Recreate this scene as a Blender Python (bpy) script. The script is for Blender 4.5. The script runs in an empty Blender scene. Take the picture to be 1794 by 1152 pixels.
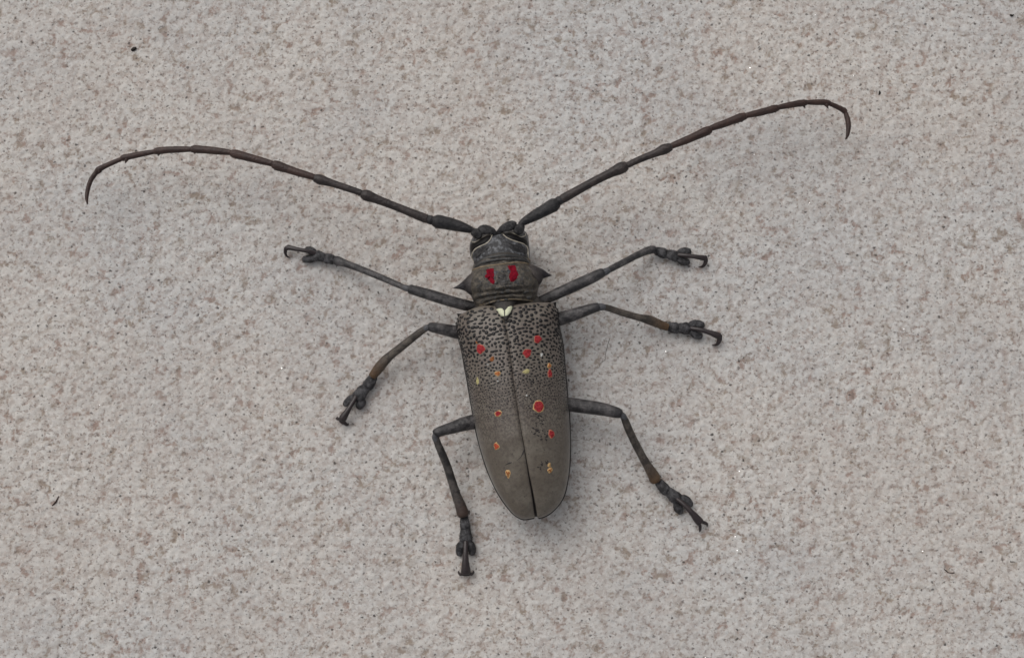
import bpy, math, random
import numpy as np
from mathutils import Vector, Matrix
from mathutils.bvhtree import BVHTree

random.seed(7); rng = np.random.default_rng(7)
scene = bpy.context.scene
K = 0.001                                   # all layout below is in millimetres

# ---------------------------------------------------------------- camera
W, H = 1794.0, 1152.0
TILT = math.radians(9.0)                    # phone held over the slab, leaning slightly
DIST = 246.0
HFOV = math.radians(40.0)
TH = math.tan(HFOV / 2)
CAM = Vector((0, -DIST * math.sin(TILT), DIST * math.cos(TILT)))
FWD = (-CAM).normalized(); RGT = Vector((1, 0, 0)); UPV = RGT.cross(FWD).normalized()
cam_d = bpy.data.cameras.new('camera'); cam = bpy.data.objects.new('camera', cam_d)
scene.collection.objects.link(cam); scene.camera = cam
cam.location = CAM * K
cam.rotation_euler = (TILT, 0, 0)
cam_d.sensor_fit = 'HORIZONTAL'; cam_d.angle = HFOV
cam_d.clip_start = 0.005; cam_d.clip_end = 50

# ---------------------------------------------------------------- light
SUN_EL, SUN_AZ = math.radians(52), math.radians(128)       # azimuth: counter-clockwise from image right (+X)
world = bpy.data.worlds.new('World'); scene.world = world; world.use_nodes = True
wn, wl = world.node_tree.nodes, world.node_tree.links
bg = wn['Background']; bg.inputs['Strength'].default_value = 0.116
sky = wn.new('ShaderNodeTexSky'); sky.sky_type = 'NISHITA'; sky.sun_disc = False
sky.sun_elevation = SUN_EL; sky.sun_rotation = math.pi / 2 - SUN_AZ
sky.air_density = 1.0; sky.dust_density = 4.0; sky.ozone_density = 1.0
hs = wn.new('ShaderNodeHueSaturation'); hs.inputs['Saturation'].default_value = 0.22
wl.new(sky.outputs[0], hs.inputs['Color']); wl.new(hs.outputs[0], bg.inputs['Color'])
sd = bpy.data.lights.new('sun', 'SUN'); sun = bpy.data.objects.new('sun', sd); scene.collection.objects.link(sun)
sd.energy = 0.85; sd.angle = math.radians(75); sd.color = (1, 0.97, 0.93)
sv = Vector((math.cos(SUN_EL) * math.cos(SUN_AZ), math.cos(SUN_EL) * math.sin(SUN_AZ), math.sin(SUN_EL)))
sun.rotation_euler = sv.to_track_quat('Z', 'Y').to_euler(); sun.location = sv * 0.5
scene.view_settings.view_transform = 'Standard'; scene.view_settings.look = 'None'
scene.view_settings.exposure = 0.0; scene.view_settings.gamma = 1.0
scene.view_settings.use_curve_mapping = False
scene.render.engine = 'CYCLES'

# ---------------------------------------------------------------- pixel -> place
def ray(px, py):
    return (FWD + RGT * ((px - W / 2) / (W / 2) * TH) + UPV * ((H / 2 - py) / (W / 2) * TH)).normalized()
def P(px, py, z):
    """point at height z (mm above the slab) seen at photo pixel px, py"""
    d = ray(px, py); return CAM + d * ((z - CAM.z) / d.z)
def MM(z):                                   # millimetres per photo pixel at height z
    return 2 * TH * (DIST - z) / W

def catmull(pts, sub):
    pts = [np.array(p, float) for p in pts]
    if len(pts) < 3:
        return [pts[0] + (pts[1] - pts[0]) * i / sub for i in range(sub + 1)]
    out = []
    n = len(pts)
    for i in range(n - 1):
        p0 = pts[max(i - 1, 0)] if i > 0 else 2 * pts[0] - pts[1]
        p1, p2 = pts[i], pts[i + 1]
        p3 = pts[i + 2] if i + 2 < n else 2 * pts[-1] - pts[-2]
        for k in range(sub):
            t = k / sub
            out.append(0.5 * (2 * p1 + (p2 - p0) * t + (2 * p0 - 5 * p1 + 4 * p2 - p3) * t * t + (3 * p1 - p0 - 3 * p2 + p3) * t ** 3))
    out.append(pts[-1]); return out

def resample(pts, ts):
    p = np.array(pts, float); d = np.r_[0, np.cumsum(np.linalg.norm(np.diff(p, axis=0), axis=1))]; d /= d[-1]
    return np.stack([np.interp(ts, d, p[:, k]) for k in range(p.shape[1])], 1)

# ---------------------------------------------------------------- mesh building
class MB:
    def __init__(s): s.v = []; s.f = []; s.m = []; s.a = []
    def vert(s, p, a=0.0): s.v.append(Vector(p)); s.a.append(a); return len(s.v) - 1
    def face(s, idx, m=0): s.f.append(tuple(idx)); s.m.append(m)
    def rings(s, rings, along, cap=(True, True), m=0):
        ids = [[s.vert(p, a) for p in r] for r, a in zip(rings, along)]
        n = len(ids[0])
        for i in range(len(ids) - 1):
            for j in range(n):
                k = (j + 1) % n
                s.face((ids[i][j], ids[i][k], ids[i + 1][k], ids[i + 1][j]), m)
        if cap[0]: s.face(tuple(ids[0][::-1]), m)
        if cap[1]: s.face(tuple(ids[-1]), m)
    def tube(s, ctr, rad, n=14, flat=1.0, round_ends=(0.6, 0.6), m=0, bumps=0.0):
        """rounded tube through ctr (mm) with lateral radii rad; flat scales the vertical radius"""
        C = [Vector(c) for c in ctr]; R = list(rad); L = len(C)
        def tan(i): return (C[min(i + 1, L - 1)] - C[max(i - 1, 0)]).normalized()
        st = []
        if round_ends[0] > 0:
            for k in range(4):
                a = k / 4 * math.pi / 2
                st.append((C[0] - tan(0) * R[0] * round_ends[0] * math.cos(a), R[0] * max(math.sin(a), .12), tan(0), 0.0))
        for i in range(L): st.append((C[i], R[i], tan(i), i / (L - 1)))
        if round_ends[1] > 0:
            for k in range(1, 5):
                a = k / 4 * math.pi / 2
                st.append((C[-1] + tan(L - 1) * R[-1] * round_ends[1] * math.sin(a), R[-1] * max(math.cos(a), .12), tan(L - 1), 1.0))
        rings = []; al = []
        for c, r, t, a in st:
            side = t.cross(Vector((0, 0, 1)))
            side = side.normalized() if side.length > .05 else Vector((1, 0, 0))
            up = side.cross(t).normalized()
            rings.append([c + side * (math.cos(q) * r * (1 + bumps * random.uniform(-1, 1))) + up * (math.sin(q) * r * flat * (1 + bumps * random.uniform(-1, 1)))
                          for q in [2 * math.pi * j / n for j in range(n)]]); al.append(a)
        s.rings(rings, al, m=m)
    def setae(s, ctr, rad, flat, count, length, m=0):
        L = len(ctr)
        for _ in range(count):
            i = random.randint(1, L - 2); t = (ctr[i + 1] - ctr[i - 1]).normalized(); side = t.cross(Vector((0, 0, 1))).normalized(); up = side.cross(t)
            q = random.uniform(-.9, 4.04); o = side * math.cos(q) + up * math.sin(q) * flat
            b = ctr[i] + o * rad[i] * .95; tip = b + (o.normalized() * random.uniform(.3, 1) + t * random.uniform(.3, 1.1)) * length
            s.cone(b, tip, .028, 3, m)
    def ball(s, c, rx, ry, rz, ax=None, m=0, nu=14, nv=9):
        """ellipsoid with long axis ax"""
        ax = Vector(ax or (1, 0, 0)).normalized(); sd_ = ax.cross(Vector((0, 0, 1))).normalized(); up = sd_.cross(ax)
        rings = []
        for i in range(nv + 1):
            a = math.pi * (0.03 + 0.94 * i / nv)
            rings.append([Vector(c) - ax * math.cos(a) * rx + (sd_ * math.cos(q) * ry + up * math.sin(q) * rz) * math.sin(a)
                          for q in [2 * math.pi * j / nu for j in range(nu)]])
        s.rings(rings, [i / nv for i in range(nv + 1)], m=m)
    def cone(s, b, tip, r, n=8, m=0):
        b = Vector(b); tip = Vector(tip); t = (tip - b).normalized()
        x = t.orthogonal().normalized(); y = t.cross(x)
        i0 = [s.vert(b + (x * math.cos(2 * math.pi * j / n) + y * math.sin(2 * math.pi * j / n)) * r) for j in range(n)]
        i1 = s.vert(tip, 1)
        for j in range(n): s.face((i0[j], i0[(j + 1) % n], i1), m)
        s.face(tuple(i0[::-1]), m)
    def bvh(s): return BVHTree.FromPolygons([tuple(v) for v in s.v], s.f)
    def build(s, name, mats, parent=None, smooth=True):
        me = bpy.data.meshes.new(name)
        org = Vector((0, 0, 0))
        if parent is not None: org = parent_loc(parent)
        me.from_pydata([tuple((v * K) - org) for v in s.v], [], s.f)
        if not isinstance(mats, (list, tuple)): mats = [mats]
        for m_ in mats: me.materials.append(m_)
        me.polygons.foreach_set('material_index', s.m)
        if smooth: me.polygons.foreach_set('use_smooth', [True] * len(s.f))
        at = me.attributes.new('along', 'FLOAT', 'POINT'); at.data.foreach_set('value', [float(x) for x in s.a])
        me.update()
        o = bpy.data.objects.new(name, me); scene.collection.objects.link(o)
        if parent is not None: o.parent = parent
        return o
def parent_loc(o):
    l = Vector((0, 0, 0))
    while o is not None: l = l + o.location; o = o.parent
    return l
def empty(name, loc_mm, parent=None):
    o = bpy.data.objects.new(name, None); scene.collection.objects.link(o); o.empty_display_size = 0.005
    base = parent_loc(parent) if parent is not None else Vector((0, 0, 0))
    o.location = Vector(loc_mm) * K - base
    if parent is not None: o.parent = parent
    return o

# ---------------------------------------------------------------- materials
class NT:
    dim = '3D'
    def __init__(s, name, rough=0.6, spec=0.3):
        s.mat = bpy.data.materials.new(name); s.mat.use_nodes = True
        s.n = s.mat.node_tree.nodes; s.l = s.mat.node_tree.links
        s.b = s.n['Principled BSDF']; s.b.inputs['Roughness'].default_value = rough; s.b.inputs['Specular IOR Level'].default_value = spec
        tc = s.n.new('ShaderNodeTexCoord'); mp = s.n.new('ShaderNodeMapping'); mp.inputs['Scale'].default_value = (1000, 1000, 1000)
        s.l.new(tc.outputs['Object'], mp.inputs['Vector']); s.co = mp.outputs[0]
    def put(s, sock, v):
        if hasattr(v, 'is_linked') or hasattr(v, 'links'): s.l.new(v, sock)
        elif isinstance(v, (tuple, list)) and len(v) == 3 and len(sock.default_value) == 4: sock.default_value = (*v, 1)
        else: sock.default_value = v
    def noise(s, scale, detail=3, rough=0.55, dist=0.0, co=None):
        n = s.n.new('ShaderNodeTexNoise'); n.noise_dimensions = s.dim; s.l.new(co or s.co, n.inputs['Vector'])
        n.inputs['Scale'].default_value = scale; n.inputs['Detail'].default_value = detail
        n.inputs['Roughness'].default_value = rough; n.inputs['Distortion'].default_value = dist
        return n.outputs['Fac']
    def voro(s, scale, out='Distance', co=None, rnd=1.0):
        n = s.n.new('ShaderNodeTexVoronoi'); n.voronoi_dimensions = s.dim; s.l.new(co or s.co, n.inputs['Vector']); n.inputs['Scale'].default_value = scale
        n.inputs['Randomness'].default_value = rnd
        return n.outputs['Distance'], n.outputs['Color']
    def ramp(s, v, a, b, lo=0.0, hi=1.0):
        n = s.n.new('ShaderNodeMapRange'); n.interpolation_type = 'SMOOTHSTEP'; s.put(n.inputs['Value'], v)
        for k, x in zip(('From Min', 'From Max', 'To Min', 'To Max'), (a, b, lo, hi)): s.put(n.inputs[k], x)
        return n.outputs['Result']
    def math(s, op, a, b=0.0, c=0.0):
        n = s.n.new('ShaderNodeMath'); n.operation = op; s.put(n.inputs[0], a); s.put(n.inputs[1], b); s.put(n.inputs[2], c)
        return n.outputs[0]
    def mix(s, f, a, b):
        n = s.n.new('ShaderNodeMix'); n.data_type = 'RGBA'; s.put(n.inputs['Factor'], f); s.put(n.inputs['A'], a) if False else None
        s.put(n.inputs[6], a); s.put(n.inputs[7], b); return n.outputs[2]
    def attr(s, name):
        n = s.n.new('ShaderNodeAttribute'); n.attribute_name = name; return n.outputs['Fac']
    def col(s, v): s.put(s.b.inputs['Base Color'], v); return s
    def bump(s, h, strength=0.5, dist=0.1):
        n = s.n.new('ShaderNodeBump'); n.inputs['Strength'].default_value = strength; n.inputs['Distance'].default_value = dist * K
        s.l.new(h, n.inputs['Height']); s.l.new(n.outputs[0], s.b.inputs['Normal']); return s

def mat_stone():
    t = NT('pale_speckled_stone', 0.78, 0.25)
    fl = t.n.new('ShaderNodeMapping'); fl.inputs['Scale'].default_value = (.95, 1.06, 1); t.l.new(t.co, fl.inputs['Vector']); t.co = fl.outputs[0]
    t.dim = '2D'
    big = t.noise(0.045, 3)
    g1 = t.noise(0.50, 4, 0.60, 0.1)
    g2 = t.noise(1.5, 3, 0.62, 0)
    g3 = t.noise(3.4, 3, .65)
    rel = t.attr('relief')
    c = t.mix(t.ramp(g1, .36, .60), (0.452, 0.408, 0.377), (0.545, 0.520, 0.491))
    c = t.mix(t.ramp(g2, .46, .64, 0, .75), c, (0.600, 0.584, 0.562))
    # pinkish and tan patches lying in the hollows
    p1 = t.noise(0.46, 5, 0.66, 0.15); p2 = t.noise(0.095, 3, .6)
    pf = t.math('MULTIPLY', t.ramp(p1, .50, .63), t.ramp(rel, 1.0, -.8, .20, 1.0))
    pf = t.math('MULTIPLY', pf, t.ramp(p2, .34, .58, .45, 1))
    pinktan = t.mix(t.ramp(t.noise(0.2, 2), .42, .58), (0.262, 0.172, 0.136), (0.238, 0.182, 0.134))
    c = t.mix(t.math('MULTIPLY', pf, .80), c, pinktan)
    # brown-grey grime in fine pits
    c = t.mix(t.math('MULTIPLY', t.ramp(t.noise(1.15, 4, .66, .1), .555, .66), .62), c, (0.190, 0.145, 0.120))
    c = t.mix(t.ramp(g3, .28, .42, .12, 0), c, (0.20, 0.18, 0.17))
    # dark mineral specks
    warp = t.n.new('ShaderNodeVectorMath'); warp.operation = 'ADD'
    nz = t.n.new('ShaderNodeTexNoise'); nz.inputs['Scale'].default_value = 1.6; nz.inputs['Detail'].default_value = 3; t.l.new(t.co, nz.inputs['Vector'])
    sc = t.n.new('ShaderNodeVectorMath'); sc.operation = 'SCALE'; sc.inputs['Scale'].default_value = 0.75; t.l.new(nz.outputs['Color'], sc.inputs[0])
    t.l.new(t.co, warp.inputs[0]); t.l.new(sc.outputs[0], warp.inputs[1])
    pits = None
    for scale, rmin, rmax, keep, k in ((0.60, .055, .135, .38, .88), (1.05, .07, .17, .50, .62), (1.9, .10, .22, .75, .30)):
        d, cc = t.voro(scale, co=warp.outputs[0])
        sp = t.n.new('ShaderNodeSeparateColor'); t.l.new(cc, sp.inputs[0])
        r = t.ramp(sp.outputs[0], 0, 1, rmin, rmax)
        inside = t.ramp(t.math('SUBTRACT', r, d), -.03, .06)
        f = t.math('MULTIPLY', inside, t.math('GREATER_THAN', sp.outputs[1], keep))
        f = t.math('MULTIPLY', f, t.ramp(sp.outputs[2], 0, 1, k * .40, k))
        c = t.mix(f, c, (0.050, 0.043, 0.039))
        pits = f if pits is None else t.math('ADD', pits, f)
    c = t.mix(t.ramp(big, .35, .65, 0, .30), c, t.mix(.5, c, (0.36, 0.32, 0.30)))
    tone = t.n.new('ShaderNodeMix'); tone.data_type = 'RGBA'; tone.blend_type = 'MULTIPLY'; tone.inputs['Factor'].default_value = 1
    t.put(tone.inputs[6], c); t.put(tone.inputs[7], t.mix(t.ramp(t.noise(.016, 3, .6), .36, .64), (0.93, 0.945, 0.96), (1.0, 0.985, 0.965))); c = tone.outputs[2]
    t.col(c)
    h = t.math('ADD', t.math('MULTIPLY', g1, .8), t.math('MULTIPLY', g2, .6))
    h = t.math('ADD', h, t.math('MULTIPLY', pits, -.25))
    t.bump(t.math('ADD', h, t.math('MULTIPLY', g3, .15)), 0.5, 0.26)
    return t.mat

def mat_elytron():
    t = NT('grey_olive_elytron', 0.40, 0.45)
    s = t.attr('along')
    n1 = t.noise(0.22, 5, .65); n2 = t.noise(1.6, 4, .65)
    base = t.mix(t.ramp(s, .28, .75), (0.138, 0.112, 0.093), (0.103, 0.085, 0.065))
    base = t.mix(t.ramp(n1, .40, .64, 0, .8), base, (0.152, 0.132, 0.106))
    base = t.mix(t.ramp(n2, .42, .70, 0, .6), base, (0.060, 0.046, 0.037))
    # fine punctures of the middle third
    d, cc = t.voro(2.1)
    sp = t.n.new('ShaderNodeSeparateColor'); t.l.new(cc, sp.inputs[0])
    zone = t.math('MULTIPLY', t.ramp(s, .22, .34), t.ramp(s, .66, .42))
    f = t.math('MULTIPLY', t.ramp(d, .46, .20), zone)
    f = t.math('MULTIPLY', f, t.ramp(t.noise(.3, 3), .36, .56, .35, 1))
    f = t.math('MULTIPLY', f, t.math('GREATER_THAN', sp.outputs[0], .25))
    base = t.mix(t.math('MULTIPLY', f, .8), base, (0.024, 0.020, 0.019))
    mot = t.math('MULTIPLY', t.ramp(t.noise(2.6, 4, .7), .44, .60), t.math('MULTIPLY', t.ramp(s, .26, .36), t.ramp(s, .70, .48)))
    base = t.mix(t.math('MULTIPLY', mot, .78), base, (0.040, 0.029, 0.024))
    # bald worn flecks near the middle and a scatter to the tip
    d2, c2 = t.voro(1.5)
    sp2 = t.n.new('ShaderNodeSeparateColor'); t.l.new(c2, sp2.inputs[0])
    f2 = t.math('MULTIPLY', t.ramp(d2, .26, .12), t.math('GREATER_THAN', sp2.outputs[0], .80))
    f2 = t.math('MULTIPLY', f2, t.ramp(s, .4, .6))
    base = t.mix(t.math('MULTIPLY', f2, .6), base, (0.03, 0.025, 0.023))
    t.col(base)
    t.bump(t.math('ADD', t.math('MULTIPLY', f, -.8), t.math('MULTIPLY', t.noise(4.0, 3), .5)), .45, .10)
    t.b.inputs['Sheen Weight'].default_value = .12; t.b.inputs['Sheen Roughness'].default_value = .4
    return t.mat

def mat_cuticle(name, dark, pale, k=.6, rough=.5, tip=None, t0=.6, t1=.85, scale=.55, spec=.35, specks=True, lo=.40, hi=.63):
    t = NT(name, rough, spec)
    n1 = t.noise(scale, 5, .72); n2 = t.noise(scale * 4.5, 3, .65)
    c = t.mix(t.ramp(n1, lo, hi, 0, k), dark, pale)
    if tip: c = t.mix(t.math('MULTIPLY', t.ramp(t.math('ADD', t.attr('along'), t.math('MULTIPLY', n1, .2)), t0 + .1, t1 + .1), .92), c, tip)
    if specks: c = t.mix(t.ramp(n2, .54, .70, 0, .6), c, tuple(x * .45 for x in dark))
    t.col(c); t.bump(t.math('ADD', n2, t.math('MULTIPLY', n1, .6)), .75, .22)
    return t.mat

def mat_plain(name, col, rough=.6, spec=.3, var=.25, scale=2.0):
    t = NT(name, rough, spec); n = t.noise(scale, 3, .6)
    t.col(t.mix(t.ramp(n, .3, .7), tuple(x * (1 - var) for x in col), tuple(min(1, x * (1 + var)) for x in col)))
    t.bump(n, .3, .06); return t.mat

M = dict(
    stone=mat_stone(), elytron=mat_elytron(),
    tubercle=mat_plain('black_shiny_tubercle', (0.008, 0.0065, 0.0065), .30, .32),
    edge=mat_plain('dark_elytron_margin', (0.020, 0.016, 0.014), .4, .4),
    body=mat_cuticle('dark_body_cuticle', (0.030, 0.026, 0.024), (0.07, 0.06, 0.05)),
    pronotum=mat_cuticle('brown_grey_pronotum', (0.030, 0.025, 0.020), (0.132, 0.111, 0.085), .85, .38, spec=.45, scale=1.2),
    collar=mat_cuticle('dark_collar', (0.020, 0.019, 0.019), (0.070, 0.066, 0.060), .6, .32, spec=.5),
    spine=mat_cuticle('purplish_black_spine', (0.044, 0.036, 0.034), (0.095, 0.079, 0.066), .7, .36, tip=(0.013, 0.011, 0.014), t0=.0, t1=.50),
    head=mat_cuticle('dark_blue_grey_head', (0.014, 0.013, 0.015), (0.190, 0.196, 0.208), .75, .34, spec=.5, scale=.8, lo=.46, hi=.62),
    tuber=mat_cuticle('black_antennal_knob', (0.010, 0.009, 0.010), (0.085, 0.082, 0.082), .6, .36, scale=1.3, spec=.3),
    eye=mat_plain('black_eye', (0.007, 0.006, 0.006), .42, .15),
    rim=mat_plain('cream_line', (0.42, 0.38, 0.31), .7, .2),
    tanrim=mat_plain('tan_line', (0.215, 0.165, 0.108), .6, .25),
    leg=mat_cuticle('grey_black_leg', (0.016, 0.014, 0.015), (0.098, 0.089, 0.088), .80, .30, spec=.5, tip=(0.014, 0.013, 0.015), t0=.72, t1=.97, scale=.8),
    tibia=mat_cuticle('grey_tibia_with_brown_end', (0.034, 0.028, 0.024), (0.118, 0.098, 0.080), .8, .42, tip=(0.092, 0.050, 0.022), t0=.50, t1=.95),
    tibia_dull=mat_cuticle('grey_tibia_with_dull_brown_end', (0.026, 0.023, 0.022), (0.100, 0.086, 0.077), .8, .42, tip=(0.050, 0.029, 0.021), t0=.60, t1=.88),
    tarsus=mat_cuticle('blue_grey_tarsus', (0.014, 0.013, 0.014), (0.085, 0.082, 0.086), .9, .45, scale=1.2),
    pad=mat_plain('brown_tarsal_pad', (0.085, 0.052, 0.034), .8, .15),
    claw=mat_plain('dark_brown_claw', (0.026, 0.018, 0.018), .32, .45),
    joint=mat_plain('grey_joint_skin', (0.065, 0.065, 0.070), .45, .35),
    ant_dark=mat_cuticle('black_antenna_base', (0.011, 0.010, 0.011), (0.052, 0.048, 0.049), .6, .36, spec=.35, scale=.9),
    ant_mid=mat_cuticle('dark_antenna', (0.019, 0.013, 0.012), (0.055, 0.040, 0.036), .6, .40, spec=.4),
    ant_brown=mat_cuticle('brown_antenna', (0.030, 0.014, 0.0105), (0.062, 0.031, 0.023), .6, .42, spec=.4),
    red=mat_plain('red_spot', (0.26, 0.026, 0.030), .8, .10, .40, 3.0),
    deepred=mat_plain('crimson_spot', (0.150, 0.004, 0.013), .8, .08, .35, 2.5),
    orange=mat_plain('orange_spot', (0.33, 0.11, 0.036), .7, .2, .22, 2.5),
    orangered=mat_plain('orange_red_spot', (0.36, 0.062, 0.030), .7, .2, .22, 2.5),
    rust=mat_plain('rust_spot', (0.24, 0.085, 0.028), .7, .2),
    creamspot=mat_plain('cream_spot_edge', (0.42, 0.27, 0.125), .7, .2),
    pinkedge=mat_plain('salmon_spot_edge', (0.36, 0.13, 0.08), .7, .2),
    yellow=mat_plain('pale_yellow_spot', (0.40, 0.355, 0.165), .7, .2),
    white=mat_plain('white_fleck', (0.50, 0.50, 0.48), .6, .2),
    scut=mat_plain('pale_green_cream_scutellum', (0.62, 0.63, 0.45), .65, .25, .06),
    grit=mat_plain('dark_grit', (0.022, 0.018, 0.015), .7, .2),
    brownbit=mat_plain('reddish_brown_litter', (0.040, 0.024, 0.020), .7, .2),
    hair=mat_plain('grey_brown_hair', (0.110, 0.095, 0.085), .5, .3),
)
tm = NT('mica', 0.12, .6); tm.b.inputs['Metallic'].default_value = 1.0; tm.col((0.95, 0.95, 0.95)); M['mica'] = tm.mat

# ---------------------------------------------------------------- ground slab
def fft_noise(nx, ny, step, lo, hi, seed):
    r = np.random.default_rng(seed); a = np.fft.rfft2(r.standard_normal((ny, nx)))
    fy = np.fft.fftfreq(ny, step)[:, None]; fx = np.fft.rfftfreq(nx, step)[None, :]
    f = np.sqrt(fx ** 2 + fy ** 2); a *= np.exp(-(f * lo) ** 2) * (1 - np.exp(-(f * hi) ** 2))
    o = np.fft.irfft2(a, (ny, nx)); return o / o.std()
def ground():
    step = 0.30
    def axis(half, out):
        core = np.arange(-half, half + step / 2, step); ext = []; p, d = core[-1], step
        while p < out: d *= 1.25; p += d; ext.append(p)
        ext = np.array(ext); return np.r_[-ext[::-1], core, ext]
    X, Y = axis(112, 700), axis(80, 700); nx, ny = len(X), len(Y)
    rel = .75 * fft_noise(nx, ny, step, .62, 6, 3) + .45 * fft_noise(nx, ny, step, 1.6, 14, 4)
    XX, YY = np.meshgrid(X, Y)
    fade = np.clip((118 - np.maximum(np.abs(XX), np.abs(YY) + 32)) / 6, 0, 1)
    rel = np.clip(rel, -2.6, 2.2) * fade
    Z = rel * 0.065 - 0.08
    co = np.stack([XX, YY, Z], -1).reshape(-1, 3) * K
    idx = np.arange(nx * ny).reshape(ny, nx)
    q = np.stack([idx[:-1, :-1], idx[:-1, 1:], idx[1:, 1:], idx[1:, :-1]], -1).reshape(-1, 4)
    # skirt: the slab is 30 mm thick
    b0 = len(co); corners = [idx[0, 0], idx[0, -1], idx[-1, -1], idx[-1, 0]]
    loop = np.r_[idx[0, :-1], idx[:-1, -1], idx[-1, :0:-1], idx[:0:-1, 0]]
    low = co[loop].copy(); low[:, 2] = -0.030
    n = len(loop); ar = np.arange(n)
    sk = np.stack([loop, b0 + ar, b0 + (ar + 1) % n, loop[(ar + 1) % n]], -1)
    co = np.r_[co, low]; faces = np.r_[q, sk]
    me = bpy.data.meshes.new('ground')
    me.vertices.add(len(co)); me.vertices.foreach_set('co', co.ravel())
    me.loops.add(faces.size); me.loops.foreach_set('vertex_index', faces.ravel().astype(np.int32))
    me.polygons.add(len(faces)); me.polygons.foreach_set('loop_start', np.arange(0, faces.size, 4, dtype=np.int32))
    me.polygons.foreach_set('use_smooth', np.ones(len(faces), bool))
    at = me.attributes.new('relief', 'FLOAT', 'POINT'); at.data.foreach_set('value', np.r_[rel.ravel(), np.zeros(n)].astype(np.float32))
    me.update(calc_edges=True); me.materials.append(M['stone'])
    o = bpy.data.objects.new('ground', me); scene.collection.objects.link(o)
    o['kind'] = 'structure'; o['label'] = 'pale grey rough stone slab with dark specks and pinkish patches'
    fx = lambda x, y: float(Z[np.abs(Y - y).argmin(), np.abs(X - x).argmin()])
    return o, fx
GROUND, gz = ground()

# ---------------------------------------------------------------- the beetle
beetle = empty('longhorn_beetle', P(905, 650, 0))
beetle['label'] = 'grey longhorn beetle with red and orange spots, long curved antennae, on pale stone'
beetle['category'] = 'beetle'

AXD = np.array([68, 506.0]); AXD /= np.linalg.norm(AXD)        # body axis in the picture, head to tail

def loft(rows, sub=5, n_top=22, n_bot=8, ex=2.3, ridge=None):
    """rows: (Lx, Ly, Rx, Ry, z_edge, z_top, z_bottom, bow px) -> closed trunk section by section"""
    rr = catmull(rows, sub); mb = MB(); rings = []; al = []
    for i, r in enumerate(rr):
        Lp, Rp = np.array(r[0:2]), np.array(r[2:4]); ze, zt, zb, bow = r[4:8]; s = i / (len(rr) - 1); ring = []
        for j in range(n_top + 1):
            a = math.pi * j / n_top; x = -math.copysign(abs(math.cos(a)) ** (2 / ex), math.cos(a)); h = max(math.sin(a), 0) ** (2 / ex)
            p = (Lp + Rp) / 2 + (Rp - Lp) / 2 * x - AXD * bow * (1 - x * x)
            z = ze + (zt - ze) * h
            if ridge: z += ridge(s, x) * h
            ring.append(P(p[0], p[1], z))
        for j in range(1, n_bot):
            a = math.pi * j / n_bot; x = math.cos(a); h = math.sin(a) ** .8
            p = (Lp + Rp) / 2 + (Rp - Lp) / 2 * x
            ring.append(P(p[0], p[1], ze + (zb - ze) * h))
        rings.append(ring); al.append(s)
    mb.rings(rings, al); return mb

# underside and abdomen, dark, seen in the seam between the wing cases
body = loft([(842, 480, 920, 470, 6, 8.5, 2.2, 0), (838, 520, 935, 510, 6, 9.2, 1.6, 0), (822, 565, 970, 555, 5.8, 10.2, 1.2, 0),
             (822, 640, 980, 630, 5.6, 11.3, 1.0, 0), (838, 730, 986, 725, 5.4, 11.3, 1.0, 0), (860, 810, 985, 808, 5.4, 10.4, 1.3, 0),
             (890, 865, 972, 865, 5.6, 8.8, 2.2, 0), (912, 890, 962, 890, 5.9, 8.0, 4.0, 0), (928, 902, 951, 902, 6.2, 7.6, 5.2, 0), (934, 904.5, 946, 904.5, 6.3, 7.2, 5.8, 0)])
body.build('body', M['body'], beetle)

# wing cases --------------------------------------------------------------
SUT = [(883, 538), (884, 563), (890, 593), (895, 631), (900, 671), (907, 718), (910, 736), (919, 787), (927, 834), (933, 865), (939.5, 906)]
EDL = [(803, 553), (800, 567), (804, 594), (810.5, 619), (816, 652), (822, 685), (827, 715), (832, 743), (840, 779), (850, 812), (863, 845), (878, 872), (896, 896), (908, 905.5), (919, 909), (937, 906)]
EDR = [(971, 530), (977, 546), (979, 570), (984, 593), (988, 624), (991, 659), (994, 694), (996, 712), (997.5, 737), (999, 774), (998, 812), (995, 838), (989, 865), (980, 882), (967, 896), (954, 904), (942, 907)]
NR = 90
TS = np.array([1 - (1 - i / (NR - 1)) ** 1.25 for i in range(NR)])
def gapw(s): return 0.35 + 0.25 * s + 2.0 * max(0, (s - .62) / .38) ** 1.4
def z_top(s): return float(np.interp(s, [0, .05, .15, .35, .6, .8, .92, 1], [10.6, 11.7, 12.6, 13.0, 12.8, 11.6, 9.9, 8.0]))
def z_edge(s): return float(np.interp(s, [0, .1, .3, .7, 1], [6.8, 6.3, 5.6, 5.6, 6.8]))
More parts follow.
